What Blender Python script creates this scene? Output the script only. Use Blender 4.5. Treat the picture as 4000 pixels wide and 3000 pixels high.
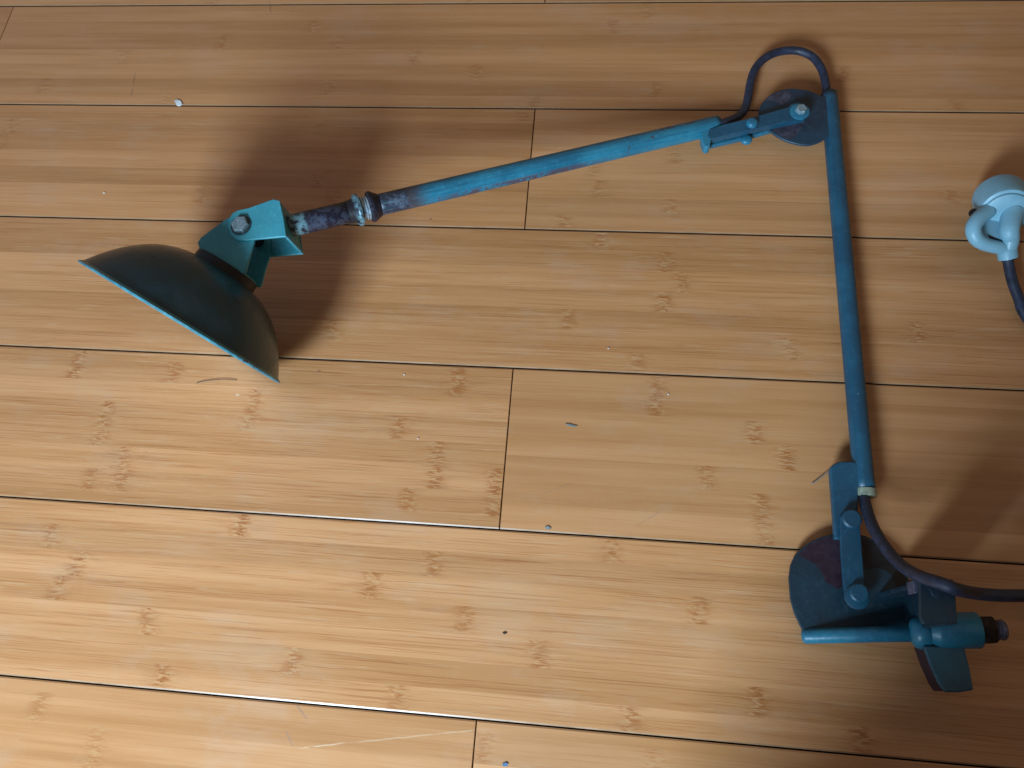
import bpy, math, random
from mathutils import Vector, Matrix, Euler

SC = bpy.context.scene
for o in list(bpy.data.objects):
    bpy.data.objects.remove(o)

# ------------------------------------------------------------------ camera
F_PX = 2958.3
CAM_LOC = Vector((0.0, -0.61838, 0.56078))
CAM_ROT = Euler((0.370999, 0.080229, 0.080639), 'XYZ')
cam_d = bpy.data.cameras.new('camera')
cam = bpy.data.objects.new('camera', cam_d)
SC.collection.objects.link(cam)
cam.location = CAM_LOC
cam.rotation_euler = CAM_ROT
cam_d.sensor_width = 36.0
cam_d.lens = F_PX / 4000 * 36.0
cam_d.clip_start = 0.01
cam_d.clip_end = 50
SC.camera = cam
SC.render.resolution_x = 1024
SC.render.resolution_y = 768

# ------------------------------------------------------------------ world / light
world = bpy.data.worlds.new('World')
SC.world = world
world.use_nodes = True
bg = world.node_tree.nodes['Background']
bg.inputs[0].default_value = (1.0, 0.80, 0.66, 1)      # warm dim room
bg.inputs[1].default_value = 0.21
_t = world.node_tree
_tc = _t.nodes.new('ShaderNodeTexCoord'); _dp = _t.nodes.new('ShaderNodeVectorMath'); _dp.operation = 'DOT_PRODUCT'
_dp.inputs[1].default_value = (-0.85, 0.10, 0.52)
_mr = _t.nodes.new('ShaderNodeMapRange'); _mr.interpolation_type = 'SMOOTHSTEP'
_mr.inputs[1].default_value = 0.45; _mr.inputs[2].default_value = 0.95
_mx = _t.nodes.new('ShaderNodeMix'); _mx.data_type = 'RGBA'
_mx.inputs[6].default_value = (1.0, 0.76, 0.55, 1); _mx.inputs[7].default_value = (0.80, 1.0, 1.35, 1)   # cooler side of the room
_t.links.new(_tc.outputs['Generated'], _dp.inputs[0]); _t.links.new(_dp.outputs['Value'], _mr.inputs[0])
_t.links.new(_mr.outputs[0], _mx.inputs[0]); _t.links.new(_mx.outputs[2], bg.inputs[0])

def area(name, loc, target, sx, sy, power, col):
    d = bpy.data.lights.new(name, 'AREA')
    d.shape = 'RECTANGLE'; d.size = sx; d.size_y = sy
    d.energy = power; d.color = col
    o = bpy.data.objects.new(name, d)
    SC.collection.objects.link(o)
    o.location = loc
    v = Vector(target) - Vector(loc)
    o.rotation_euler = v.to_track_quat('-Z', 'Y').to_euler()
    return o
area('window_light', (-0.49, -1.56, 0.735), (-0.15, -0.35, 0), 0.38, 0.40, 41.0, (0.58, 0.80, 1.0))

SC.view_settings.view_transform = 'Standard'
SC.view_settings.look = 'None'
SC.view_settings.exposure = 0
SC.view_settings.gamma = 1
SC.view_settings.use_curve_mapping = False

# ------------------------------------------------------------------ pixel -> world helpers
MR = CAM_ROT.to_matrix()
def ray(x, y):
    return MR @ Vector(((x-2000)/F_PX, -(y-1500)/F_PX, -1.0))
def P(x, y, z=0.0):
    d = ray(x, y); t = (z - CAM_LOC.z)/d.z
    return CAM_LOC + d*t
def PP(x, y, o, n):
    d = ray(x, y)
    return CAM_LOC + d*((o-CAM_LOC).dot(n)/d.dot(n))
def c1(x, y): return (200+.5426*x, 650+.5426*y)
def c2(x, y): return (1000+.4521*x, 650+.4521*y)
def c3(x, y): return (2600+.3617*x, 100+.3617*y)
def c4(x, y): return (3600+.5427*x, 500+.5427*y)
def c5(x, y): return (3000+.633*x, 1700+.633*y)
def ov(x, y): return (x*1.8083, y*1.8083)

# ------------------------------------------------------------------ node helpers
class NT:
    def __init__(s, name):
        s.m = bpy.data.materials.new(name); s.m.use_nodes = True
        s.t = s.m.node_tree; s.n = s.t.nodes; s.b = s.n['Principled BSDF']
    def new(s, t, **k):
        nd = s.n.new(t)
        for a, v in k.items(): setattr(nd, a, v)
        return nd
    def put(s, sock, v):
        if isinstance(v, bpy.types.NodeSocket): s.t.links.new(v, sock)
        elif isinstance(v, (tuple, list)) and len(v) == 3 and sock.type == 'RGBA': sock.default_value = (*v, 1)
        else: sock.default_value = v
    def math(s, op, a, b=0.0, c=0.0, clamp=False):
        nd = s.new('ShaderNodeMath', operation=op, use_clamp=clamp)
        s.put(nd.inputs[0], a); s.put(nd.inputs[1], b); s.put(nd.inputs[2], c)
        return nd.outputs[0]
    def mix(s, f, a, b):
        nd = s.new('ShaderNodeMix', data_type='RGBA')
        s.put(nd.inputs[0], f); s.put(nd.inputs[6], a); s.put(nd.inputs[7], b)
        return nd.outputs[2]
    def mul(s, f, a, b):
        nd = s.new('ShaderNodeMix', data_type='RGBA', blend_type='MULTIPLY')
        s.put(nd.inputs[0], f); s.put(nd.inputs[6], a); s.put(nd.inputs[7], b)
        return nd.outputs[2]
    def attr(s, name):
        return s.new('ShaderNodeAttribute', attribute_name=name).outputs['Fac']
    def pos(s):
        if not hasattr(s, '_p'):
            s._p = s.new('ShaderNodeTexCoord').outputs['Object']
        return s._p
    def sep(s, v):
        nd = s.new('ShaderNodeSeparateXYZ'); s.put(nd.inputs[0], v); return nd.outputs
    def comb(s, x, y, z):
        nd = s.new('ShaderNodeCombineXYZ')
        for i, v in enumerate((x, y, z)): s.put(nd.inputs[i], v)
        return nd.outputs[0]
    def noise(s, vec, scale, detail=3, rough=.5, dist=0.0):
        nd = s.new('ShaderNodeTexNoise')
        s.put(nd.inputs['Vector'], vec)
        nd.inputs['Scale'].default_value = scale; nd.inputs['Detail'].default_value = detail
        nd.inputs['Roughness'].default_value = rough; nd.inputs['Distortion'].default_value = dist
        return nd.outputs['Fac']
    def ramp(s, v, lo, hi, a=0.0, b=1.0, smooth=True):
        nd = s.new('ShaderNodeMapRange')
        if smooth: nd.interpolation_type = 'SMOOTHSTEP'
        s.put(nd.inputs[0], v)
        for i, q in zip((1, 2, 3, 4), (lo, hi, a, b)): s.put(nd.inputs[i], q)
        return nd.outputs[0]
    def bump(s, h, strength, dist):
        nd = s.new('ShaderNodeBump')
        s.put(nd.inputs['Height'], h); nd.inputs['Strength'].default_value = strength
        nd.inputs['Distance'].default_value = dist
        s.t.links.new(nd.outputs[0], s.b.inputs['Normal'])
    def set(s, **k):
        for a, v in k.items(): s.put(s.b.inputs[a.replace('_', ' ')], v)

# ------------------------------------------------------------------ mesh helpers
def link(name, me, mat, parent=None):
    o = bpy.data.objects.new(name, me)
    SC.collection.objects.link(o)
    if mat: me.materials.append(mat)
    if parent:
        o.parent = parent
        if parent.type == 'EMPTY':
            o.matrix_parent_inverse = Matrix.Translation(-parent.location)
    return o
def mesh(name, vs, fs, mat, parent=None, smooth=False, bevel=0.0, seg=2, attrs=None):
    me = bpy.data.meshes.new(name)
    me.from_pydata([tuple(v) for v in vs], [], fs)
    me.update()
    import bmesh
    bm = bmesh.new(); bm.from_mesh(me)
    bmesh.ops.recalc_face_normals(bm, faces=bm.faces)
    bm.to_mesh(me); bm.free()
    if smooth:
        me.shade_smooth()
    if attrs:
        for k, vals in attrs.items():
            a = me.attributes.new(k, 'FLOAT', 'POINT')
            a.data.foreach_set('value', vals)
    o = link(name, me, mat, parent)
    if bevel:
        m = o.modifiers.new('bevel', 'BEVEL'); m.width = bevel; m.segments = seg
        m.limit_method = 'ANGLE'; m.angle_limit = math.radians(35)
        me.shade_smooth()
        w = o.modifiers.new('wn', 'WEIGHTED_NORMAL')
    return o
def prism_vf(pts, offset, vs=None, fs=None):
    """pts: closed world loop, extruded by offset vector"""
    vs = [] if vs is None else vs; fs = [] if fs is None else fs
    b = len(vs); n = len(pts)
    vs += [Vector(p) for p in pts] + [Vector(p)+offset for p in pts]
    fs.append(tuple(range(b, b+n))); fs.append(tuple(range(b+2*n-1, b+n-1, -1)))
    for i in range(n):
        j = (i+1) % n
        fs.append((b+i, b+j, b+n+j, b+n+i))
    return vs, fs
def prism(name, pts, offset, mat, parent=None, bevel=.0006):
    vs, fs = prism_vf(pts, offset)
    return mesh(name, vs, fs, mat, parent, bevel=bevel)
def smooth_loop(pts, n=4):
    """Catmull-Rom closed loop in pixel space"""
    out = []
    N = len(pts)
    for i in range(N):
        p0, p1, p2, p3 = (pts[(i+k-1) % N] for k in range(4))
        for j in range(n):
            t = j/n
            out.append(tuple(.5*((2*p1[a])+(-p0[a]+p2[a])*t+(2*p0[a]-5*p1[a]+4*p2[a]-p3[a])*t*t+(-p0[a]+3*p1[a]-3*p2[a]+p3[a])*t**3) for a in range(2)))
    return out
def cr(pts, n=8):
    pts = [Vector(p) for p in pts]
    q = [2*pts[0]-pts[1]]+pts+[2*pts[-1]-pts[-2]]
    out = []
    for i in range(1, len(q)-2):
        p0, p1, p2, p3 = q[i-1:i+3]
        for j in range(n):
            t = j/n
            out.append(.5*((2*p1)+(p2-p0)*t+(2*p0-5*p1+4*p2-p3)*t*t+(3*p1-p0-3*p2+p3)*t**3))
    out.append(pts[-1]); return out
def tube(name, pts, r, mat, parent=None, seg=20, closed=True):
    """r: number or list per point. vertex attribute run = metres along"""
    pts = [Vector(p) for p in pts]; n = len(pts)
    rs = r if isinstance(r, (list, tuple)) else [r]*n
    t0 = (pts[1]-pts[0]).normalized()
    up = Vector((0, 0, 1)) if abs(t0.z) < .9 else Vector((1, 0, 0))
    nrm = (up - t0*up.dot(t0)).normalized()
    vs = []; fs = []; run = []; L = 0
    for i in range(n):
        a = pts[max(i-1, 0)]; b = pts[min(i+1, n-1)]
        t = (b-a).normalized()
        nrm = (nrm - t*nrm.dot(t)).normalized(); bi = t.cross(nrm)
        if i: L += (pts[i]-pts[i-1]).length
        for k in range(seg):
            an = 2*math.pi*k/seg
            vs.append(pts[i]+(nrm*math.cos(an)+bi*math.sin(an))*rs[i]); run.append(L)
    for i in range(n-1):
        for k in range(seg):
            k2 = (k+1) % seg
            fs.append((i*seg+k, i*seg+k2, (i+1)*seg+k2, (i+1)*seg+k))
    if closed:
        fs.append(tuple(range(seg-1, -1, -1))); fs.append(tuple((n-1)*seg+k for k in range(seg)))
    o = mesh(name, vs, fs, mat, parent, smooth=False, attrs={'run': run, 'ang': [((i % seg)/seg) for i in range(len(vs))]})
    for p in o.data.polygons: p.use_smooth = len(p.vertices) == 4
    return o
def lathe(name, origin, axis, prof, mat, parent=None, seg=32, ref=None, sharp=True, caps=True):
    """prof: list of (distance along axis, radius)"""
    axis = Vector(axis).normalized()
    ref = Vector(ref) if ref else (Vector((0, 0, 1)) if abs(axis.z) < .9 else Vector((1, 0, 0)))
    u = (ref-axis*ref.dot(axis)).normalized(); v = axis.cross(u)
    vs = []; fs = []; run = []
    for d, r in prof:
        for k in range(seg):
            a = 2*math.pi*k/seg
            vs.append(Vector(origin)+axis*d+(u*math.cos(a)+v*math.sin(a))*r); run.append(d)
    for i in range(len(prof)-1):
        for k in range(seg):
            k2 = (k+1) % seg
            fs.append((i*seg+k, i*seg+k2, (i+1)*seg+k2, (i+1)*seg+k))
    if caps:
        fs.append(tuple(range(seg-1, -1, -1))); fs.append(tuple((len(prof)-1)*seg+k for k in range(seg)))
    o = mesh(name, vs, fs, mat, parent, attrs={'run': run})
    if sharp: o.data.shade_smooth(); o.data.set_sharp_from_angle(angle=math.radians(40))
    return o
def tag(o, label=None, cat=None, group=None, kind=None):
    for k, v in (('label', label), ('category', cat), ('group', group), ('kind', kind)):
        if v: o[k] = v
    return o

# ------------------------------------------------------------------ materials
def mat_paint(name, base, dark, chips=.5, rough=.34, chipcol=(.035, .022, .035), seed=0.0, extra=None):
    m = NT(name)
    p = m.new('ShaderNodeVectorMath', operation='ADD'); m.put(p.inputs[0], m.pos()); p.inputs[1].default_value = (seed, seed*2, 0)
    v = p.outputs[0]
    big = m.noise(v, 30, 4, .6); fine = m.noise(v, 220, 4, .65); mic = m.noise(v, 900, 2)
    col = m.mix(m.ramp(big, .38, .66), dark, base)
    col = m.mix(m.math('MULTIPLY', m.ramp(fine, .55, .7), .25), col, tuple(min(1, c*1.6+.02) for c in base))
    chip = m.ramp(m.math('ADD', m.math('MULTIPLY', m.noise(v, 75, 5, .7), .8), m.math('MULTIPLY', fine, .2)), 1-chips*.75, 1-chips*.75+.02)
    if extra: col, chip = extra(m, v, col, chip)
    bv = m.new('ShaderNodeBevel', samples=4); bv.inputs['Radius'].default_value = .0011
    gm = m.new('ShaderNodeNewGeometry'); dt = m.new('ShaderNodeVectorMath', operation='DOT_PRODUCT')
    m.t.links.new(bv.outputs[0], dt.inputs[0]); m.t.links.new(gm.outputs['Normal'], dt.inputs[1])
    edge = m.math('MULTIPLY', m.ramp(dt.outputs['Value'], .985, .90), m.ramp(m.noise(v, 260, 4, .7), .46, .54))
    col = m.mix(m.math('MULTIPLY', edge, .8), col, chipcol)
    col = m.mix(chip, col, chipcol)
    m.set(Base_Color=col, Roughness=m.ramp(fine, .3, .7, rough-.06, rough+.14), Specular_IOR_Level=.55)
    m.bump(m.math('ADD', m.math('MULTIPLY', fine, .7), m.math('SUBTRACT', m.math('MULTIPLY', mic, .15), m.math('MULTIPLY', chip, .6))), .35, .0006)
    return m.m
def mat_plain(name, col, rough=.4, metal=0.0, var=.25, scale=150, bump=.2, dist=.0004, spec=.5):
    m = NT(name)
    n = m.noise(m.pos(), scale, 4, .6)
    c = m.mix(m.ramp(n, .3, .7), tuple(x*(1-var) for x in col), tuple(min(1, x*(1+var)) for x in col))
    m.set(Base_Color=c, Roughness=m.ramp(n, .3, .7, rough-.07, rough+.1), Metallic=metal, Specular_IOR_Level=spec)
    m.bump(n, bump, dist)
    return m.m

def arm_extra(m, v, col, chip):
    # burnt zone and bare metal at the threaded end, flaked stripe along the lower flank
    run = m.attr('run'); n = m.noise(v, 140, 4, .7)
    r2 = m.math('ADD', run, m.math('MULTIPLY', m.math('SUBTRACT', n, .5), .012))
    bare = m.ramp(r2, .0225, .0255, 1, 0)
    burnt = m.ramp(r2, .025, .046, 1, 0)
    col = m.mix(burnt, col, (.055, .045, .05))
    col = m.mix(bare, col, m.mix(m.ramp(n, .45, .62), (.025, .027, .042), (.085, .11, .155)))
    ang = m.attr('ang')
    stk = m.noise(m.comb(m.math('MULTIPLY', run, 22), m.math('MULTIPLY', ang, 26), 3.0), 1, 4, .65)
    col = m.mix(m.math('MULTIPLY', m.ramp(stk, .50, .64), .55), col, (.008, .08, .14))
    col = m.mix(m.math('MULTIPLY', m.ramp(stk, .40, .32), .45), col, (.10, .34, .40))
    band = m.math('MULTIPLY', m.ramp(ang, .17, .24), m.ramp(ang, .30, .36, 1, 0))
    band = m.math('MULTIPLY', band, m.math('MULTIPLY', m.ramp(run, .045, .07), m.ramp(run, .15, .21, 1, 0)))
    mask = m.math('MULTIPLY', band, m.ramp(m.noise(v, 95, 5, .75), .44, .50))
    band2 = m.math('MULTIPLY', m.ramp(ang, .90, .95), m.math('MULTIPLY', m.ramp(run, .22, .24), m.ramp(run, .28, .30, 1, 0)))
    mask = m.math('MAXIMUM', mask, m.math('MULTIPLY', band2, m.ramp(m.noise(v, 120, 4, .7), .48, .54)))
    return col, m.math('MAXIMUM', chip, mask)
M_ARM = mat_paint('worn_teal_paint_on_tube', (.026, .21, .31), (.016, .145, .23), chips=.52, rough=.36, extra=arm_extra, chipcol=(.075, .06, .085))
M_ARM2 = mat_paint('teal_paint_on_links', (.024, .19, .28), (.015, .12, .20), chips=.42, rough=.36, seed=1.3)
M_TUBE = mat_paint('blue_teal_paint', (.012, .084, .140), (.009, .060, .105), chips=.42, rough=.38, seed=3.1)
def tube_extra(m, v, col, chip):
    run = m.attr('run'); ang = m.attr('ang')
    stk = m.noise(m.comb(m.math('MULTIPLY', run, 16), m.math('MULTIPLY', ang, 20), 7.0), 1, 4, .65)
    col = m.mix(m.math('MULTIPLY', m.ramp(stk, .50, .64), .5), col, (.008, .045, .075))
    nick = m.ramp(m.noise(m.comb(m.math('MULTIPLY', run, 300), m.math('MULTIPLY', ang, 14), 1.0), 1, 2), .74, .77)
    return m.mix(m.math('MULTIPLY', nick, .6), col, (.18, .30, .36)), chip
M_LTUBE = mat_paint('blue_teal_paint_on_tube', (.012, .084, .140), (.009, .060, .105), chips=.42, rough=.38, seed=3.1, extra=tube_extra)
M_BRK = mat_paint('bright_teal_paint', (.055, .31, .37), (.042, .25, .31), chips=.40, rough=.34, seed=5.2)
M_PLATE = mat_paint('dark_worn_paint', (.012, .045, .075), (.012, .026, .045), chips=.50, rough=.42, seed=8.4, chipcol=(.045, .02, .035))
M_BASE = mat_paint('dark_green_paint_on_base', (.010, .038, .058), (.009, .026, .040), chips=.36, rough=.42, seed=2.7, chipcol=(.03, .02, .03))
M_PRIMER = mat_plain('purple_brown_primer', (.030, .014, .026), .5)
M_STEEL = mat_plain('dull_steel', (.30, .40, .44), .4, .6, .25, 400)
M_THREAD = mat_plain('zinc_thread', (.40, .50, .58), .28, .55, .3, 300)
M_PIPE = None
def mk_pipe():
    m = NT('bare_blued_pipe')
    v = m.pos(); run = m.attr('run'); n = m.noise(v, 160, 5, .7)
    c = m.mix(m.ramp(n, .42, .6), (.018, .014, .03), (.060, .075, .115))
    pale = m.math('MULTIPLY', m.ramp(m.math('ADD', run, m.math('MULTIPLY', n, .008)), .008, .0105), m.ramp(m.math('ADD', run, m.math('MULTIPLY', n, .008)), .0205, .023, 1, 0))
    c = m.mix(m.math('MULTIPLY', pale, m.ramp(n, .38, .55)), c, (.16, .30, .34))
    dk = m.ramp(run, .003, .008, 1, 0)
    c = m.mix(dk, c, (.02, .02, .025))
    m.set(Base_Color=c, Roughness=.42, Metallic=.35)
    m.bump(n, .4, .0006)
    return m.m
M_PIPE = mk_pipe()
M_NUT = mat_plain('dark_blued_steel', (.028, .026, .040), .45, .5, .5, 300, .4)
M_RUST = mat_plain('rusty_dark_nut', (.035, .018, .014), .5, .4, .5, 300, .4)
M_CORD = mat_plain('dark_rubber_cord', (.017, .023, .045), .5, 0, .3, 200, .25)
M_CREAM = mat_plain('old_brass_insert', (.30, .34, .25), .4, .3, .3, 300)
M_PLUG = mat_plain('pale_plastic', (.22, .43, .53), .42, 0, .06, 120, .15)
M_PRONG = mat_plain('tarnished_prong', (.03, .02, .02), .4, .6)
M_RED = mat_plain('red_oxide_tube_end', (.20, .03, .03), .6)
M_BLACK = mat_plain('black_rubber_and_gap_shade', (.01, .01, .012), .5)
def mk_shade():
    m = NT('dark_green_enamel')
    v = m.pos(); a = m.noise(v, 18, 4, .6, .3); b = m.noise(v, 260, 4, .6)
    c = m.mix(m.ramp(a, .35, .65), (.009, .040, .050), (.013, .058, .085))
    sc = m.ramp(m.noise(v, 60, 6, .8), .66, .70)
    c = m.mix(m.math('MULTIPLY', sc, .5), c, (.05, .12, .15))
    m.set(Base_Color=c, Roughness=m.ramp(a, .3, .7, .27, .42), Specular_IOR_Level=.5)
    vo = m.new('ShaderNodeTexVoronoi'); m.put(vo.inputs['Vector'], v); vo.inputs['Scale'].default_value = 55
    nk = m.math('MULTIPLY', m.ramp(m.math('ADD', vo.outputs['Distance'], m.math('MULTIPLY', b, .16)), .13, .17, 1, 0), m.ramp(m.sep(vo.outputs['Color'])[0], .62, .64))
    du = m.ramp(m.noise(v, 35, 6, .75, .6), .50, .72)
    c = m.mix(m.math('MULTIPLY', du, .30), c, (.06, .10, .115))
    c = m.mix(m.math('MULTIPLY', nk, .85), c, m.mix(m.ramp(m.sep(vo.outputs['Color'])[1], .4, .45), (.004, .006, .008), (.14, .22, .26)))
    m.set(Base_Color=c, Roughness=m.math('ADD', m.ramp(a, .3, .7, .22, .36), m.math('MULTIPLY', du, .18)))
    m.bump(m.math('ADD', m.math('MULTIPLY', a, 1.0), m.math('SUBTRACT', m.math('MULTIPLY', b, .06), m.math('MULTIPLY', nk, .25))), .4, .004)
    return m.m
M_SHADE = mk_shade()
M_RIM = mat_paint('rim_teal_lit_edge', (.05, .27, .34), (.03, .18, .24), chips=.50, rough=.35, seed=6.6)  # worn teal, brightened: light on the rim edge put into its colour
M_WHITE = mat_plain('white_enamel_inside', (.75, .74, .72), .3, 0, .03, 60, .05)

def mk_floor():
    m = NT('lacquered_bamboo')
    x, y, z = m.sep(m.pos())
    d = m.attr('kd'); amp = m.attr('ka'); r1 = m.attr('r1'); r2 = m.attr('r2'); st = m.attr('st'); bt = m.attr('bt')
    # slant / wander of the knot line
    wob = m.math('MULTIPLY', m.math('SUBTRACT', m.noise(m.comb(r1, m.math('MULTIPLY', y, 90), r2), 1.0, 2), .5), .012)
    dk = m.math('ADD', m.math('ADD', d, wob), m.math('MULTIPLY', m.math('SUBTRACT', m.math('FRACT', m.math('MULTIPLY', r1, 7.7)), .5), m.math('MULTIPLY', y, .2)))
    dk = m.math('ADD', d, wob)
    d2 = m.math('MULTIPLY', dk, dk)
    knot = m.math('MULTIPLY', m.math('EXPONENT', m.math('MULTIPLY', d2, -1/(.0068**2))), amp)
    halo = m.math('MULTIPLY', m.math('EXPONENT', m.math('MULTIPLY', d2, -1/(.020**2))), amp)
    # fibre streaks, bending around a knot
    off = m.math('MULTIPLY', r1, 13.0)
    bend = m.math('MULTIPLY', m.math('MULTIPLY', m.math('SUBTRACT', m.noise(m.comb(m.math('MULTIPLY', x, 55), m.math('MULTIPLY', y, 120), off), 1, 3, .6), .5), halo), .0055)
    yy = m.math('ADD', y, bend)
    yy = m.math('ADD', yy, m.math('MULTIPLY', m.math('SUBTRACT', m.noise(m.comb(m.math('MULTIPLY', x, 9), m.math('MULTIPLY', y, 60), off), 1, 2), .5), .0018))
    s1 = m.noise(m.comb(m.math('MULTIPLY', x, 9), m.math('MULTIPLY', yy, 900), off), 1, 2, .6)
    s2 = m.noise(m.comb(m.math('MULTIPLY', x, 22), m.math('MULTIPLY', yy, 420), m.math('ADD', off, 4)), 1, 3, .6)
    s3 = m.noise(m.comb(m.math('MULTIPLY', x, 3), m.math('MULTIPLY', yy, 75), m.math('ADD', off, 9)), 1, 3, .55)
    s4 = m.noise(m.comb(m.math('MULTIPLY', x, 10), m.math('MULTIPLY', yy, 1300), m.math('ADD', off, 17)), 1, 1, .5)
    base = m.mix(m.ramp(s3, .3, .7), (.52, .243, .094), (.63, .315, .139))
    # strip tone
    base = m.mul(1.0, base, m.mix(r2, (.87, .85, .82), (1.08, 1.08, 1.10)))
    base = m.mul(1.0, base, m.mix(bt, (.90, .84, .78), (1.05, 1.05, 1.05)))
    dkmask = m.math('MULTIPLY', m.ramp(s1, .50, .68), m.ramp(s2, .35, .62))
    base = m.mul(m.math('MULTIPLY', dkmask, st), base, (.78, .65, .55))
    fine = m.math('MULTIPLY', m.ramp(s4, .56, .72), m.math('MULTIPLY', st, .8))
    base = m.mul(fine, base, (.76, .66, .58))
    lite = m.math('MULTIPLY', m.ramp(s2, .56, .72), m.math('MULTIPLY', st, .35))
    base = m.mix(lite, base, (.66, .42, .23))
    # knots: rippled brown / pale ticks
    k1 = m.noise(m.comb(m.math('MULTIPLY', x, 110), m.math('MULTIPLY', y, 520), off), 1, 3, .6, .8)
    k2 = m.ramp(k1, .47, .58)
    base = m.mix(m.math('MULTIPLY', m.math('MULTIPLY', knot, k2), .95, clamp=True), base, (.39, .135, .036))
    base = m.mix(m.math('MULTIPLY', m.math('MULTIPLY', knot, m.ramp(k1, .40, .47, 1, 0)), .55, clamp=True), base, (.66, .42, .21))
    base = m.mul(m.math('MULTIPLY', knot, .30, clamp=True), base, (.75, .60, .45))
    h2 = m.math('MULTIPLY', m.ramp(m.noise(m.comb(m.math('MULTIPLY', x, 40), m.math('MULTIPLY', y, 200), off), 1, 3), .45, .65), m.math('MULTIPLY', halo, .35), clamp=True)
    base = m.mix(h2, base, m.mix(r1, (.60, .38, .20), (.40, .17, .065)))
    # small dents and specks
    vo = m.new('ShaderNodeTexVoronoi'); m.put(vo.inputs['Vector'], m.comb(m.math('MULTIPLY', x, 14), m.math('MULTIPLY', y, 26), 0.0)); vo.inputs['Scale'].default_value = 1
    speck = m.ramp(m.math('ADD', vo.outputs['Distance'], m.math('MULTIPLY', m.noise(m.comb(x, y, 0.0), 400, 2), .03)), .030, .045, 1, 0)
    vs_ = m.sep(vo.outputs['Color'])
    speck = m.math('MULTIPLY', speck, m.ramp(vs_[0], .45, .55))
    base = m.mix(m.math('MULTIPLY', speck, .55), base, m.mix(m.ramp(vs_[1], .6, .65), (.16, .08, .05), (.75, .6, .45)))
    # scratches and smears: (pixel a, pixel b, half width m, strength, colour, bump sign)
    scr_h = 0.0
    for a, b, w_, k_, c_, tx in SCR:
        ax, ay = a; bx, by = b
        L = math.hypot(bx-ax, by-ay); ux, uy = (bx-ax)/L, (by-ay)/L
        px_ = m.math('SUBTRACT', x, ax); py_ = m.math('SUBTRACT', y, ay)
        al = m.math('ADD', m.math('MULTIPLY', px_, ux), m.math('MULTIPLY', py_, uy))
        ac = m.math('SUBTRACT', m.math('MULTIPLY', px_, uy), m.math('MULTIPLY', py_, ux))
        jit = m.math('MULTIPLY', m.math('SUBTRACT', m.noise(m.comb(al, w_*500, 0.0), 60, 2), .5), w_*4)
        ac = m.math('ABSOLUTE', m.math('ADD', ac, jit))
        mk = m.math('MULTIPLY', m.ramp(ac, w_*.4, w_, 1, 0), m.math('MULTIPLY', m.ramp(al, 0, L*.2), m.ramp(al, L*.8, L, 1, 0)))
        mk = m.math('MULTIPLY', mk, m.ramp(m.noise(m.comb(al, 0.0, w_*300), 130, 3), .3, .55, .25, 1))
        base = m.mix(m.math('MULTIPLY', mk, k_), base, c_)
    # light dust film and lacquer unevenness
    du = m.noise(m.pos(), 5, 4, .6)
    rough = m.ramp(du, .35, .65, .22, .42)
    sm = m.noise(m.comb(m.math('MULTIPLY', x, 1.2), m.math('MULTIPLY', y, 2.4), 5.0), 9, 6, .7)
    rough = m.math('ADD', rough, m.math('MULTIPLY', m.ramp(sm, .52, .60), .12))
    base = m.mix(m.math('MULTIPLY', m.ramp(sm, .50, .66), .10), base, (.50, .42, .34))
    rough = m.math('ADD', rough, m.math('MULTIPLY', m.math('SUBTRACT', s1, .5), .06))
    m.set(Base_Color=base, Roughness=rough, Specular_IOR_Level=.5)
    h = m.math('ADD', m.math('MULTIPLY', s1, .35), m.math('MULTIPLY', m.math('MULTIPLY', k1, knot), 2.2))
    h = m.math('ADD', h, m.math('MULTIPLY', m.noise(m.comb(m.math('MULTIPLY', x, 2.0), y, 0.0), 60, 3), .6))
    h = m.math('ADD', h, m.math('MULTIPLY', speck, -1.2))
    m.bump(h, .28, .00045)
    return m.m
def Pf(x, y):
    q = P(x, y); return (q.x, q.y)
SCR = [
    (Pf(1330, 2905), Pf(1930, 2845), .0006, .35, (.80, .62, .42), 0),
    (Pf(530, 275), Pf(512, 385), .0012, .35, (.15, .08, .05), 0),
    (Pf(1050, 0), Pf(1062, 62), .0012, .35, (.15, .08, .05), 0),
    (Pf(1155, 2745), Pf(1205, 2815), .0010, .4, (.20, .17, .16), 0),
    (Pf(1112, 2845), Pf(1150, 2920), .0010, .35, (.22, .19, .17), 0),
    (Pf(1160, 2925), Pf(1360, 2900), .0006, .5, (.80, .62, .42), 0),
    (Pf(2110, 1935), Pf(2245, 1880), .0006, .35, (.25, .16, .12), 0),
    (Pf(2480, 2060), Pf(2590, 1990), .0006, .35, (.25, .16, .12), 0),
]
M_FLOOR = mk_floor()
M_GAP = mat_plain('dark_joint', (.012, .008, .008), .8)
M_EDGE = mat_plain('lacquered_board_edge', (.36, .20, .10), .30, 0, .1, 60, .1, .0002, .6)

# ------------------------------------------------------------------ floor: bevelled boards of seven strips
W = 0.13
KN = [(28,272),(10,300),(97,178),(365,210),(270,112),(485,82),(677,48),(732,80),(898,115),(1028,153),(692,277),(690,392),
 (710,185),(722,425),(1403,18),(1325,48),(1415,190),(1155,220),(1130,250),(1280,385),(1295,415),(1460,325),(1450,452),
 (1218,487),(2050,405),(2065,222),(1820,150),(1298,518),(1437,565),(1470,610),(1430,655),(1225,692),(718,720),(1705,760),
 (1373,785),(1980,720),(170,775),(370,825),(545,885),(990,810),(225,915),(265,980),(265,1030),(190,1055),(860,945),
 (942,1005),(1068,1065),(878,1100),(1418,850),(1418,885),(1630,935),(1700,990),(1530,1042),(1645,1110),(1650,1150),(110,1155),
 (170,1210),(125,1265),(520,1130),(935,1207),(800,1258),(1003,1335),(1165,1410),(320,1345),(630,1430),(350,1462),
 (860,1508),(1320,1180),(1510,1315),(1635,1515),(1360,1550),(75,1550),(200,1635),(1045,1635),(1415,1625),(1860,1610),(440,410)]
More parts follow.
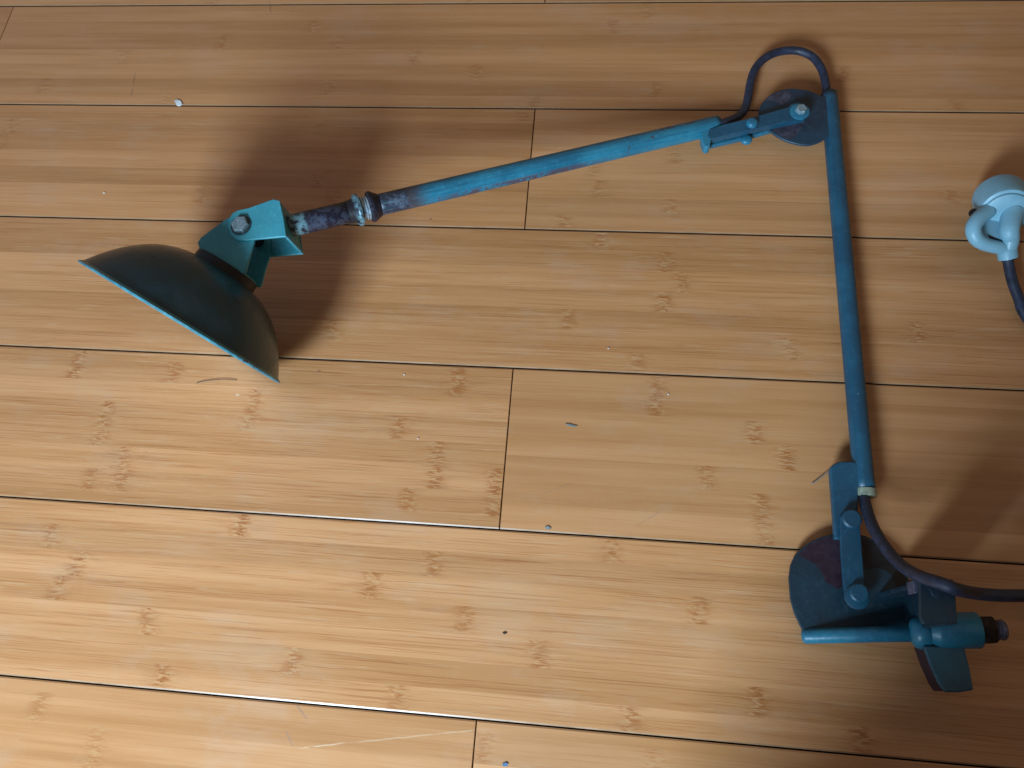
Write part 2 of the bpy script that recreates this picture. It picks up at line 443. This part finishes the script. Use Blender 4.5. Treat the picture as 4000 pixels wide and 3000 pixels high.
def build_floor():
    rnd = random.Random(11)
    kn = [P(*ov(*k)) for k in KN]
    strong = {}
    jx = {0: P(30, 80).x, 1: P(2070, 660).x, 3: P(1978, 1750).x, 5: P(1854, 2900).x, -1: P(2129, 3).x, 2: -.75, 4: .42, -2: .1, 6: -.1}
    vs = []; fs = []; mi = []; at = {k: [] for k in ('kd', 'ka', 'r1', 'r2', 'st', 'bt')}
    def quad(p, m, vals):
        b = len(vs); vs.extend(p); fs.append((b, b+1, b+2, b+3)); mi.append(m)
        for k in at: at[k] += vals[k] if isinstance(vals[k], list) else [vals[k]]*4
    Lb = 1.22; g = .00055; bw = .0010; bd = .0005; depth = .005
    X0, X1 = -2.6, 2.6
    for row in range(-16, 16):
        y1 = -W*row; y0 = y1 - W
        x = jx.get(row, rnd.uniform(-.6, .6))
        while x > X0: x -= Lb
        while x < X1:
            xa, xb = x, x+Lb; x += Lb
            xc = (xa+xb)/2
            bt = rnd.random(); st = rnd.uniform(.75, 1.0)
            if row in (0, 5, -1): st = .38
            if row == 0: bt = .35
            if row == 1: bt = .25; st = .62
            if row == 2: st = .85; bt = .45
            if row == 1 and xa > -.1: bt, st = .55, .5
            if row == 3:
                st, bt = (.30, .75) if xa > -.2 else (1.0, .8)
            if row == 4: st = 1.0; bt = .9
            if row == 5: bt = .85
            a, b = xa+g*.7, xb-g*.7; c, d = y0+g, y1-g
            # edges (bevels) : long sides, then ends
            zr = dict(kd=9.0, ka=0.0, r1=.5, r2=.5, st=st, bt=bt)
            A, B, C_, D = a+bw*.4, b-bw*.4, c+bw, d-bw
            quad([(a, c, -bd), (b, c, -bd), (B, C_, 0), (A, C_, 0)], 2, zr)
            quad([(A, D, 0), (B, D, 0), (b, d, -bd), (a, d, -bd)], 0, zr)
            quad([(a, c, -bd), (A, C_, 0), (A, D, 0), (a, d, -bd)], 0, zr)
            quad([(B, C_, 0), (b, c, -bd), (b, d, -bd), (B, D, 0)], 0, zr)
            quad([(a, c, -depth), (b, c, -depth), (b, c, -bd), (a, c, -bd)], 1, zr)
            quad([(b, d, -depth), (a, d, -depth), (a, d, -bd), (b, d, -bd)], 1, zr)
            quad([(a, d, -depth), (a, c, -depth), (a, c, -bd), (a, d, -bd)], 1, zr)
            quad([(b, c, -depth), (b, d, -depth), (b, d, -bd), (b, c, -bd)], 1, zr)
            sw = (D-C_)/6.75; ys = [C_]; q = C_+sw*rnd.uniform(.25, 1.0)
            while q < D-.004: ys.append(q); q += sw
            if D-ys[-1] < .003: ys.pop()
            ys.append(D)
            for s in range(len(ys)-1):
                ya, yb = ys[s], ys[s+1]
                ks = [k.x for k in kn if ya-.001 <= k.y < yb+.001 and a < k.x < b]
                vis = -.72 < xc < 1.2
                # beyond the photographed area knots recur every 25-35 cm
                q = a+rnd.uniform(0, .3)
                while q < b:
                    if (q < -.66 or q > .42 or y0 < -.80 or y1 > .10) and all(abs(q-k) > .12 for k in ks): ks.append(q)
                    q += rnd.uniform(.24, .36)
                ks.sort()
                cuts = [A]+[(ks[i]+ks[i+1])/2 for i in range(len(ks)-1)]+[B]
                r1, r2 = rnd.random(), rnd.random()
                for i in range(len(cuts)-1):
                    l, r = cuts[i], cuts[i+1]
                    if ks:
                        kx = ks[i]; kd = [l-kx, r-kx, r-kx, l-kx]; ka = rnd.uniform(.7, 1.0)*(.75 if row in (0, 1, 5, -1) else 1)
                        if row in (0, 1, 5, -1): ka *= .8
                    else: kd = 9.0; ka = 0.0
                    quad([(l, ya, 0), (r, ya, 0), (r, yb, 0), (l, yb, 0)], 0, dict(kd=kd, ka=ka, r1=r1, r2=r2, st=st, bt=bt))
    b = len(vs); vs.extend([(X0, -2.2, -depth), (X1, -2.2, -depth), (X1, 2.1, -depth), (X0, 2.1, -depth)]); fs.append((b, b+1, b+2, b+3)); mi.append(1)
    for k in at: at[k] += [0.0]*4
    me = bpy.data.meshes.new('floor'); me.from_pydata(vs, [], fs); me.update()
    for k, v in at.items():
        aa = me.attributes.new(k, 'FLOAT', 'POINT'); aa.data.foreach_set('value', v)
    o = link('floor', me, M_FLOOR); me.materials.append(M_GAP); me.materials.append(M_EDGE)
    me.polygons.foreach_set('material_index', mi)
    return tag(o, kind='structure')
build_floor()

# unseen blocker added below the picture: keeps the daylight off the right-hand corner
M_BLOCKER = mat_plain('blocker_brown', (.16, .12, .09), .8, 0, .06, 30, .2)
def box(name, lo, hi, mat, parent=None, bevel=.002):
    (a, b, c), (d, e, f) = lo, hi
    pts = [Vector((a, b, c)), Vector((d, b, c)), Vector((d, e, c)), Vector((a, e, c))]
    return prism(name, pts, Vector((0, 0, f-c)), mat, parent, bevel)
tag(box('light_blocker', (-.01, -1.02, -.004), (1.3, -.84, 1.6), M_BLOCKER), kind='structure')

# ------------------------------------------------------------------ the lamp
lamp = bpy.data.objects.new('articulated_lamp', None)
SC.collection.objects.link(lamp)
lamp.location = P(3300, 1500, 0)
bpy.context.view_layer.update()
tag(lamp, 'worn teal jointed clamp lamp with dark green dome shade lying on the bamboo floor', 'lamp')

# --- shade
RS = .0790
SC_C = Vector((-.29894, -.39938, .07875)); AX = Vector((.45395911, .88296619, .11954843)).normalized()   # away from the opening
U = Vector((.889344, -.457238, 0)).normalized()
U = (U - AX*U.dot(AX)).normalized(); WN = U.cross(AX)                                    # nearly up
if WN.z < 0: WN = -WN
DEP = .048
SK = 0.0
RC = RS*.97
prof = [(.0, RS-.0012), (.0006, RS*.985), (.0016, RS*.975)]
for i in range(41):
    t = i/40
    r = RC*(1-t**1.35)
    prof.append((.0025+.0460*(1-(r/RC)**3.0), max(r, .0004)))
def dome(name, pr, mat, parent):
    n = 96; vs = []; fs = []
    for d, r in pr:
        for k in range(n):
            a = 2*math.pi*k/n
            vs.append(SC_C+(AX+U*SK)*d+(U*math.cos(a)+WN*math.sin(a))*r)
    for i in range(len(pr)-1):
        for k in range(n):
            k2 = (k+1) % n
            fs.append((i*n+k, i*n+k2, (i+1)*n+k2, (i+1)*n+k))
    return mesh(name, vs, fs, mat, parent, smooth=True)
shade = dome('lamp_shade', prof, M_SHADE, lamp)
shade.data.shade_smooth()
inner = dome('shade_lining', [(d-.0009, max(r-.0009, .0003)) for d, r in prof], M_WHITE, shade)
inner.data.shade_smooth()
rim = lathe('rim', SC_C, AX, [(.0020, RS-.0020), (.0010, RS-.0004), (.0004, RS+.0006), (-.0006, RS+.0004), (-.0012, RS-.0006), (-.0006, RS-.0030), (.0020, RS-.0036)], M_RIM, shade, seg=96, caps=False)
rim.data.shade_smooth()

# --- shade bracket (fork fixed on the dome) and arm bracket (fork on the pipe)
TH = .0022
oB = SC_C + AX*.070 + WN*.0125
oA = SC_C + AX*.085 + WN*(.0125+TH+.0003)
def fork(name, pix, o, th, drop, web, mat, parent):
    """two cheek plates and a web joining them along pix[web[0]]-pix[web[1]]"""
    top = [PP(*p, o, WN) for p in pix]
    vs, fs = prism_vf(top, -WN*th)
    low = [p - WN*(drop-th) for p in top]
    prism_vf(low, -WN*th, vs, fs)
    a, b = top[web[0]], top[web[1]]
    cen = sum(top, Vector())/len(top)
    inw = (b-a).normalized().cross(WN); inw = inw if inw.dot(cen-a) > 0 else -inw
    a2, b2 = a+(b-a)*.03+inw*.0001, b+(a-b)*.03+inw*.0001
    prism_vf([a2-WN*(th-.0001), b2-WN*(th-.0001), b2+inw*th-WN*(th-.0001), a2+inw*th-WN*(th-.0001)], -WN*(drop-2*th+.0002), vs, fs)
    return mesh(name, vs, fs, mat, parent, bevel=.0007)
pB = [c1(*p) for p in [(1068,600),(1052,548),(1075,512),(1150,455),(1268,370),(1340,345),(1470,420),(1462,545),(1425,660),(1405,740),(1392,768),(1370,772)]]
brB = fork('shade_bracket', pB, oB, TH, .027, (0, 11), M_BRK, lamp)
pA = [c1(*p) for p in [(1640,240),(1598,232),(1500,268),(1420,297),(1330,318),(1290,345),(1262,395),(1262,450),(1290,505),(1330,530),(1400,530),(1530,518),(1690,502),(1672,370)]]
pA = [c1(*p) for p in [(1692,503),(1675,380),(1645,245),(1598,233),(1500,268),(1420,297),(1340,314),(1300,338),(1276,380),(1272,430),(1290,490),(1330,528),(1400,530),(1530,518)]]
brA = fork('arm_bracket', pA, oA, TH, .0315, (0, 2), M_BRK, lamp)
cP = PP(*c1(1368, 425), oA, WN)
bolt = lathe('bolt', cP-WN*.0005, WN, [(0, .0066), (.0034, .0066), (.0042, .0058)], M_STEEL, brA, seg=6)
wash = lathe('washer', cP, WN, [(0, .0080), (.0006, .0080)], mat_plain('washer_shadowed', (.05, .08, .09), .5, .6), brA, seg=28)  # dark ring: shadow around the bolt put into its colour
lathe('pivot_pin', cP-WN*.036, WN, [(0, .0045), (.0355, .0045)], M_NUT, brA, seg=20)
# black disc added where only shade fills the gap between bracket and dome
lathe('gap_shade_disc', SC_C+AX*.0440+U*.003, AX, [(0, .0245), (.0085, .0240), (.0093, .0225)], M_BLACK, shade, seg=40)

# --- pipe and upper arm
Z_L, Z_R = .0915, .014
L0 = Vector(P(*c2(270, 520), Z_L)); R0 = Vector(P(*c3(560, 1075), Z_R))
def along(px, py):
    """point of the arm axis closest to the viewing ray"""
    d = ray(px, py).normalized(); e = (R0-L0).normalized(); w0 = CAM_LOC-L0
    b = d.dot(e); den = 1-b*b
    s = (e.dot(w0)-b*d.dot(w0))/den
    return L0+e*s
E_ = (R0-L0).normalized()
RA = .0083
p_flA = along(*c2(890, 398)); p_flB = along(*c2(1012, 367)); p_bur = along(*c2(1050, 358))
pipe = tube('threaded_pipe', [L0-E_*.004, L0, L0+(p_flA-L0)*.5, p_flA], RA*1.0, M_PIPE, lamp, 28)
fl = lathe('collar', p_flA-E_*.0085, E_, [(0, RA*1.02), (.005, RA*1.12), (.0068, RA*1.42), (.0085, RA*1.50), (.0100, RA*1.45), (.0105, RA*.98)], M_PIPE, lamp, 36)
nth = 5
pr = []
Lt = (p_flB-p_flA).length
for i in range(nth*4+1):
    pr.append((i/(nth*4)*Lt, RA*1.03+(.0007 if (i % 4) in (1, 2) else -.0003)))
lathe('thread', p_flA, E_, pr, M_THREAD, lamp, 36)
lathe('collar', p_flB-E_*.003, E_, [(0, RA*1.30), (.001, RA*1.42), (.0032, RA*1.42), (.0048, RA*1.28), (.0085, RA*1.04)], M_NUT, lamp, 36)
arm = tube('upper_arm', [p_bur+(R0-p_bur)*t for t in [i/60 for i in range(61)]], RA, M_ARM, lamp, 32)
lathe('tube_end', R0-E_*.0004, E_, [(0, RA*.86), (.0010, RA*.80)], M_RED, arm, 28)

# --- elbow disc, links, bolts
ZE = .0160
disc_px = [c3(*p) for p in [(1003,955),(1022,870),(1070,800),(1145,735),(1235,697),(1340,678),(1450,684),(1560,702),(1690,760),(1840,800),(1850,1120),(1725,1215),(1640,1262),(1530,1287),(1400,1270),(1260,1222),(1120,1130),(1030,1040)]]
disc = prism('elbow_disc', [P(*p, ZE) for p in smooth_loop(disc_px, 3)], Vector((0, 0, -.0026)), M_PLATE, lamp, .0007)
M_WORN = mat_plain('worn_violet_grey', (.045, .042, .062), .45, 0, .5, 120, .4)
for _pp in ([(1075,815),(1120,765),(1200,725),(1290,705),(1350,720),(1340,790),(1290,840),(1240,850),(1180,810),(1130,810)],
            [(1150,1130),(1240,1085),(1330,1060),(1420,1050),(1500,1020),(1495,1070),(1450,1130),(1400,1200),(1330,1225),(1240,1190)]):
    prism('worn_patch', [P(*p, ZE+.00012) for p in smooth_loop([c3(*q) for q in _pp], 2)], Vector((0, 0, -.0001)), M_WORN, disc, 0)
def bar(name, pix, z, th, mat, parent, n=0, bevel=.0006):
    q = [P(*p, z if not callable(z) else z(p)) for p in pix]
    return prism(name, q, Vector((0, 0, -th)), mat, parent, bevel)
link_px = [(455,1190),(470,1120),(600,1072),(900,1000),(1320,880),(1360,845),(1430,822),(1500,840),(1530,900),(1528,960),(1505,1000),(1440,1010),(1300,1040),(900,1125),(480,1225)]
lk = bar('elbow_link', [c3(*p) for p in link_px], ZE+.0070, .0062, M_TUBE, lamp)
lk2px = [(x+ (8 if x < 1200 else 0), y+ (70 if x < 1200 else 45)) for x, y in link_px]
lk2 = bar('elbow_link', [c3(*p) for p in lk2px], ZE-.0034, .0050, M_ARM2, lamp)
# weld lug joining links to the tube
lug = bar('weld_lug', [c3(*p) for p in [(385,1215),(388,1130),(420,1105),(500,1100),(500,1215),(480,1300),(440,1312),(412,1290)]], ZE+.0066, .0095, M_ARM2, lamp, bevel=.001)
def nutbolt(name, px, z, r, h, mat, parent, seg=24, dome_=True):
    c = P(*px, z)
    pr = [(0, r), (h*.6, r*.97), (h*.88, r*.8), (h, r*.45)] if dome_ else [(0, r), (h*.78, r), (h, r*.84)]
    return lathe(name, c, (0, 0, 1), pr, mat, parent, seg)
nutbolt('bolt', c3(930, 1062), ZE+.0070, .0048, .0040, M_ARM2, lk)
nutbolt('bolt', c3(868, 1238), ZE-.0040, .0050, .0034, M_ARM2, lk2)
lathe('washer', P(*c3(1445, 935), ZE+.0070), (0, 0, 1), [(0, .0082), (.0012, .0082), (.0016, .0074)], M_ARM2, lk, 28)
nutbolt('bolt', c3(1458, 918), ZE+.0084, .0048, .0036, M_STEEL, lk, 6, False)

# --- lower arm
ZT, ZB = .0105, .0120
T0 = P(*c3(1765, 745), ZT); T1 = P(*c5(597, 345), ZB)
RL = .0072
# obliquely cut top end
arm2 = tube('lower_arm', [T0+(T1-T0)*i/50 for i in range(51)], RL, M_LTUBE, lamp, 32)
lathe('tube_insert', T1-(T1-T0).normalized()*.001, (T1-T0), [(0, RL*1.08), (.0050, RL*1.06), (.0058, RL*.8)], M_CREAM, arm2, 28)

# --- base joint: tab, link, bolts, D-shaped plate
ZD = .0085
tab = bar('hinge_tab', [c5(*p) for p in [(384,210),(400,182),(440,160),(520,160),(600,172),(618,330),(560,345),(556,470),(560,640),(415,640),(405,480)]], ZD+.0080, .0062, M_TUBE, lamp, bevel=.0012)
lk3 = bar('base_link', [c5(*p) for p in [(445,500),(470,478),(545,482),(566,520),(580,700),(600,960),(606,1010),(590,1050),(550,1066),(505,1052),(482,1015),(464,900),(450,700)]], ZD+.0112, .0030, M_TUBE, lamp, bevel=.0007)
nutbolt('bolt', c5(510, 520), ZD+.0112, .0066, .0040, M_TUBE, lk3, 24, False)
nutbolt('bolt', c5(553, 975), ZD+.0112, .0063, .0044, M_TUBE, lk3, 24, False)
lathe('washer', P(*c5(545, 1000), ZD+.0112), (0, 0, 1), [(0, .0080), (.0010, .0080), (.0014, .0072)], M_TUBE, lk3, 28)
dpx = [(130,880),(140,800),(170,735),(215,690),(265,655),(330,627),(400,610),(470,604),(540,608),(600,620),(650,642),(710,685),(770,740),(820,800),(860,870),(872,895),(935,890),(938,1000),(930,1185),(500,1200),(215,1205),(165,1100),(140,1010)]
dplate = bar('base_plate', [c5(*p) for p in dpx], ZD, .0030, M_BASE, lamp)
# worn patches where the paint has flaked off: thin primer areas on the plate (own outline)
bar('flaked_patch', [c5(*p) for p in [(215,710),(262,668),(330,637),(405,620),(450,616),(462,760),(466,930),(430,950),(390,925),(355,905),(330,845),(285,790),(240,770),(190,740)]], ZD+.00012, .0001, M_PRIMER, dplate, bevel=0)
bar('flaked_patch', [c5(*p) for p in [(583,640),(650,655),(700,690),(760,745),(805,800),(842,868),(855,930),(840,965),(800,950),(770,870),(720,830),(660,815),(600,830),(590,760)]], ZD+.00012, .0001, M_BLACK, dplate, bevel=0)
# rod at the flat edge, ball, sleeve, nut
r0 = P(*c5(235, 1240), .0065); r1 = P(*c5(960, 1222), .0260)
dr = (r1-r0).normalized()
rod = tube('pivot_rod', [r0-dr*.003, r0-dr*.0022, r0, r0+(r1-r0)*.5, r1], [.0025, .0042, .0050, .0050, .0052], M_ARM2, lamp, 24)
lathe('collar', r1-dr*.0085, dr, [(0, .0046), (.002, .0085), (.005, .0100), (.009, .0102), (.0125, .0088), (.015, .006)], M_ARM2, lamp, 28)
s0 = P(*c5(1030, 1205), .0300); s1 = P(*c5(1300, 1203), .0340); ds = (s1-s0).normalized()
slv = lathe('sleeve', s0, ds, [(-.004, .0085), (0, .0108), (.001, .0112), ((s1-s0).length-.001, .0112), ((s1-s0).length, .0106)], M_ARM2, lamp, 36)
lathe('hex_nut', s1, ds, [(0, .0084), (.0012, .0092), (.0075, .0092), (.0088, .0080)], M_RUST, lamp, 6)
lathe('bolt_end', s1+ds*.0086, ds, [(0, .0064), (.0012, .0056), (.002, .0064), (.0032, .0056), (.004, .0064), (.0055, .0064), (.0068, .0050)], mat_plain('worn_violet_metal', (.15, .15, .20), .4, .5), lamp, 20)
# clamp: plate plus hidden walls added below it to cast a full shadow
ZC = .012
M_JAW = mat_paint('scuffed_blue_paint', (.022, .11, .16), (.014, .07, .105), chips=.44, rough=.36, seed=11.0, chipcol=(.16, .20, .25))
ZP = .076
cpx = [c5(*p) for p in [(936,892),(1060,885),(1145,890),(1160,1000),(1168,1120),(1172,1165),(960,1165),(940,1120)]]
cw = [P(*p, ZP) for p in cpx]
vs, fs = prism_vf(cw, Vector((0, 0, -.0035)))
ins = Vector((-.0032, 0, 0)); dn = Vector((0, -.0032, 0)); eps = Vector((-.0002, -.0002, -.0034))
prism_vf([cw[0]+eps+Vector((.0006, 0, 0)), cw[2]+eps, cw[2]+eps+dn, cw[0]+eps+dn+Vector((.0006, 0, 0))], Vector((0, 0, -(ZP-.0040))), vs, fs)
prism_vf([cw[2]+eps+dn*1.02, cw[5]+eps, cw[5]+eps+ins, cw[2]+eps+dn*1.02+ins], Vector((0, 0, -(ZP-.0040))), vs, fs)
clamp = mesh('clamp_body', vs, fs, M_BASE, lamp, bevel=.0007)
fl_hi = [c5(*p) for p in [(962,1300),(1215,1308),(1245,1430),(1272,1572),(1180,1588),(1095,1586),(1055,1530),(1005,1420)]]
flg = bar('clamp_jaw', fl_hi, .034, .0035, M_JAW, lamp, bevel=.001)
sd = [P(*c5(*p), .0305) for p in [(962,1302),(1005,1420),(1055,1530),(1090,1582)]]
vs, fs = [], []
loop = sd + [p+Vector((.0022, .0003, 0)) for p in reversed(sd)]
lo = [Vector((p.x, p.y, .0005)) for p in loop]
prism_vf(loop, Vector((0, 0, -.016)), vs, fs)
mesh('jaw_side', vs, fs, M_PRIMER, flg, bevel=.0004)
# side cheek of the clamp (silver worn edge by the plate) 
prism('clamp_cheek', [P(*c5(*p), ZP-.006) for p in [(893,895),(938,888),(940,960),(925,975),(905,975)]], Vector((0, 0, -.010)), mat_plain('scuffed_violet_steel', (.10, .10, .15), .45, .4), clamp, .0006)
lathe('screw_head', P(*c5(1040, 960), ZP), (0, 0, 1), [(0, .0040), (.0012, .0036)], M_PLATE, clamp, 20)

# --- cords
loop_px = [(600,1085),(640,1045),(720,1015),(800,970),(862,885),(892,760),(915,620),(960,480),(1050,370),(1180,296),(1340,268),(1480,285),(1600,350),(1680,460),(1722,590),(1740,700),(1760,780)]
hz = [.019, .018, .014, .010, .008, .008, .009, .010, .010, .010, .010, .010, .010, .010, .010, .0105, .0105]
q = [P(*c3(*p), z) for p, z in zip(loop_px, hz)]
tube('elbow_cord', cr(q, 8), .0036, M_CORD, lamp, 18)
cab = [((590,330),.012),((596,400),.016),((622,500),.024),((665,600),.033),((730,700),.042),((820,800),.056),((930,868),.075),((1060,912),.087),((1160,950),.087),((1280,975),.062),((1420,988),.054),((1580,990),.046),((1760,985),.036)]
q = [P(*c5(*p), z) for p, z in cab]
e = q[-1]
q += [Vector((e.x+.06, e.y+.012, .0045)), Vector((e.x+.12, e.y+.06, .0045)), Vector((e.x+.13, e.y+.14, .0045)), Vector((e.x+.08, e.y+.20, .0045))]
pl = [((860,1440),.0045),((737,1330),.005),((700,1230),.007),((655,1110),.010),((630,1000),.013),((618,930),.016),((612,880),.018)]
q += [P(*c4(*p), z) for p, z in pl]
tube('supply_cord', cr(q, 8), .0039, M_CORD, lamp, 18)

# --- plug
plug = None
ax = Vector((-.16, -.84, .46)).normalized()     # front -> back
RP = .0192
fc = P(*c4(588, 560), .024)
prof_p = [(-.004, RP*.95), (-.003, RP), (.0215, RP), (.0235, RP*.965), (.0242, RP*.90)]
plug = lathe('plug', fc-ax*.013, ax, prof_p, M_PLUG, lamp, 48)
plug['label'] = 'pale blue round power plug with pull loop and two dark prongs'
bc = fc-ax*.013+ax*.0240
for s in (-1, 1):
    base = fc-ax*.013 - ax*.0035 + Vector((1, 0, 0))*s*.0095 + Vector((0, .1, .1))*0
    tube('prong', [base, base-ax*.010, base-ax*.0185, base-ax*.0195], [.0024, .0024, .0024, .0014], M_PRONG, plug, 14)
ex = P(*c4(618, 885), .019)
def pp(x, y, z): return P(*c4(x, y), z)
tube('pull_loop', cr([bc+Vector((-.0125, .002, -.001)), pp(398, 668, .030), pp(372, 735, .029), pp(398, 800, .026), pp(460, 838, .023), pp(545, 858, .021), pp(610, 866, .020)], 8),
     [.0063-.0012*min(1, i/30) for i in range(49)], M_PLUG, plug, 20)
prism('grip_web', [pp(*p, .0250) for p in [(440,560),(690,560),(692,700),(670,860),(560,868),(455,840),(400,790),(380,735),(395,670)]], Vector((0, 0, -.009)), M_PLUG, plug, .0015)
prism('grip_slot', [pp(*p, .0253) for p in [(478,765),(520,785),(575,805),(590,815),(575,826),(530,816),(490,792)]], Vector((0, 0, -.0006)), M_PRONG, plug, .0001)
tube('grip_neck', cr([bc+Vector((.0045, .001, .001)), pp(632, 730, .030), pp(640, 800, .025), pp(628, 872, .020)], 8), [.0085-.0028*(i/24)**.6 for i in range(25)], M_PLUG, plug, 24)
lathe('shoulder_ridge', bc-ax*.0004, ax, [(0, RP*.86), (.0028, RP*.84), (.0038, RP*.70), (.0042, RP*.3)], M_PLUG, plug, 36)
exd = (P(*c4(622, 915), .016)-P(*c4(612, 850), .020)).normalized()
lathe('cord_collar', P(*c4(612, 862), .0195), exd, [(0, .0060), (.003, .0072), (.0085, .0070), (.0090, .0052)], M_PLUG, plug, 28)
lathe('cord_gland', P(*c4(612, 862), .0195)+exd*.0088, exd, [(0, .0050), (.0012, .0048)], M_BLACK, plug, 20)
lathe('earth_contact', pp(372, 612, .024), (-.75, -.3, .58), [(0, .0036), (.001, .0032)], M_PRONG, plug, 16)

# ------------------------------------------------------------------ debris on the floor
M_CHIP = mat_plain('white_paint_chip', (.72, .74, .74), .5)
chip = prism('paint_chip', [P(x, y, .0012) for x, y in [(680,392),(692,388),(706,394),(712,406),(702,412),(690,411)]], Vector((0, 0, -.0010)), M_CHIP, None, .0002)
tag(chip, 'small white paint chip by the joint above the lamp shade', 'paint chip')
M_HAIR = mat_plain('dark_hair', (.02, .018, .02), .5)
hair = tube('hair', cr([P(768,1495,.0005), P(800,1488,.0008), P(845,1483,.0010), P(890,1481,.0010), P(925,1484,.0006)], 6), .00024, M_HAIR, None, 6)
tag(hair, 'thin dark curved hair lying just below the lamp shade rim', 'hair')
M_FLK = mat_plain('blue_grey_flake', (.20, .22, .22), .5)
def flake(pts, mat, label, z=.0008, grp=None, name='paint_flake'):
    return tag(prism(name, [P(x, y, z) for x, y in pts], Vector((0, 0, -.0006)), mat, None, 0), label, 'paint flake', grp)
flake([(2208,1655),(2225,1656),(2255,1664),(2245,1667),(2222,1663)], M_FLK, 'grey blue paint flake on the smooth board in the centre')
flake([(2128,2058),(2140,2054),(2152,2062),(2150,2068),(2132,2066)], M_FLK, 'grey paint flake sitting on the edge of a board seam')
flake([(1962,2984),(1975,2978),(1985,2984),(1980,2994),(1966,2994)], mat_plain('blue_flake', (.08, .17, .30), .5), 'bright blue paint flake at the bottom edge')
flake([(1962,2472),(1972,2469),(1980,2474),(1970,2477)], M_HAIR, 'tiny black crumb between bamboo knots, lower middle', name='crumb')
M_SPK = mat_plain('white_speck', (.7, .75, .75), .5)
for (x, y), lab in [((405,752),'tiny white speck left above the lamp shade'), ((1578,1463),'tiny white speck right of the shade under the seam'), ((1632,1712),'tiny white speck beside a knot in the middle board'),
                    ((2376,1360),'tiny white speck above the long centre seam'), ((2610,1539),'tiny white speck next to the olive knot on the smooth board')]:
    flake([(x-3.5, y), (x, y-1.5), (x+3.5, y-1), (x+3, y+1.5), (x-2, y+1.5)], M_SPK, lab, name='speck', grp='white specks on the floor')
M_THD = mat_plain('pale_thread', (.5, .45, .36), .6)
th = tube('thread_strand', cr([P(*c5(270,300),.001), P(*c5(320,265),.0015), P(*c5(385,215),.003), P(*c5(440,165),.006)], 6), .00035, M_FLK, None, 6)
tag(th, 'fine grey thread caught beside the lower hinge tab', 'thread')
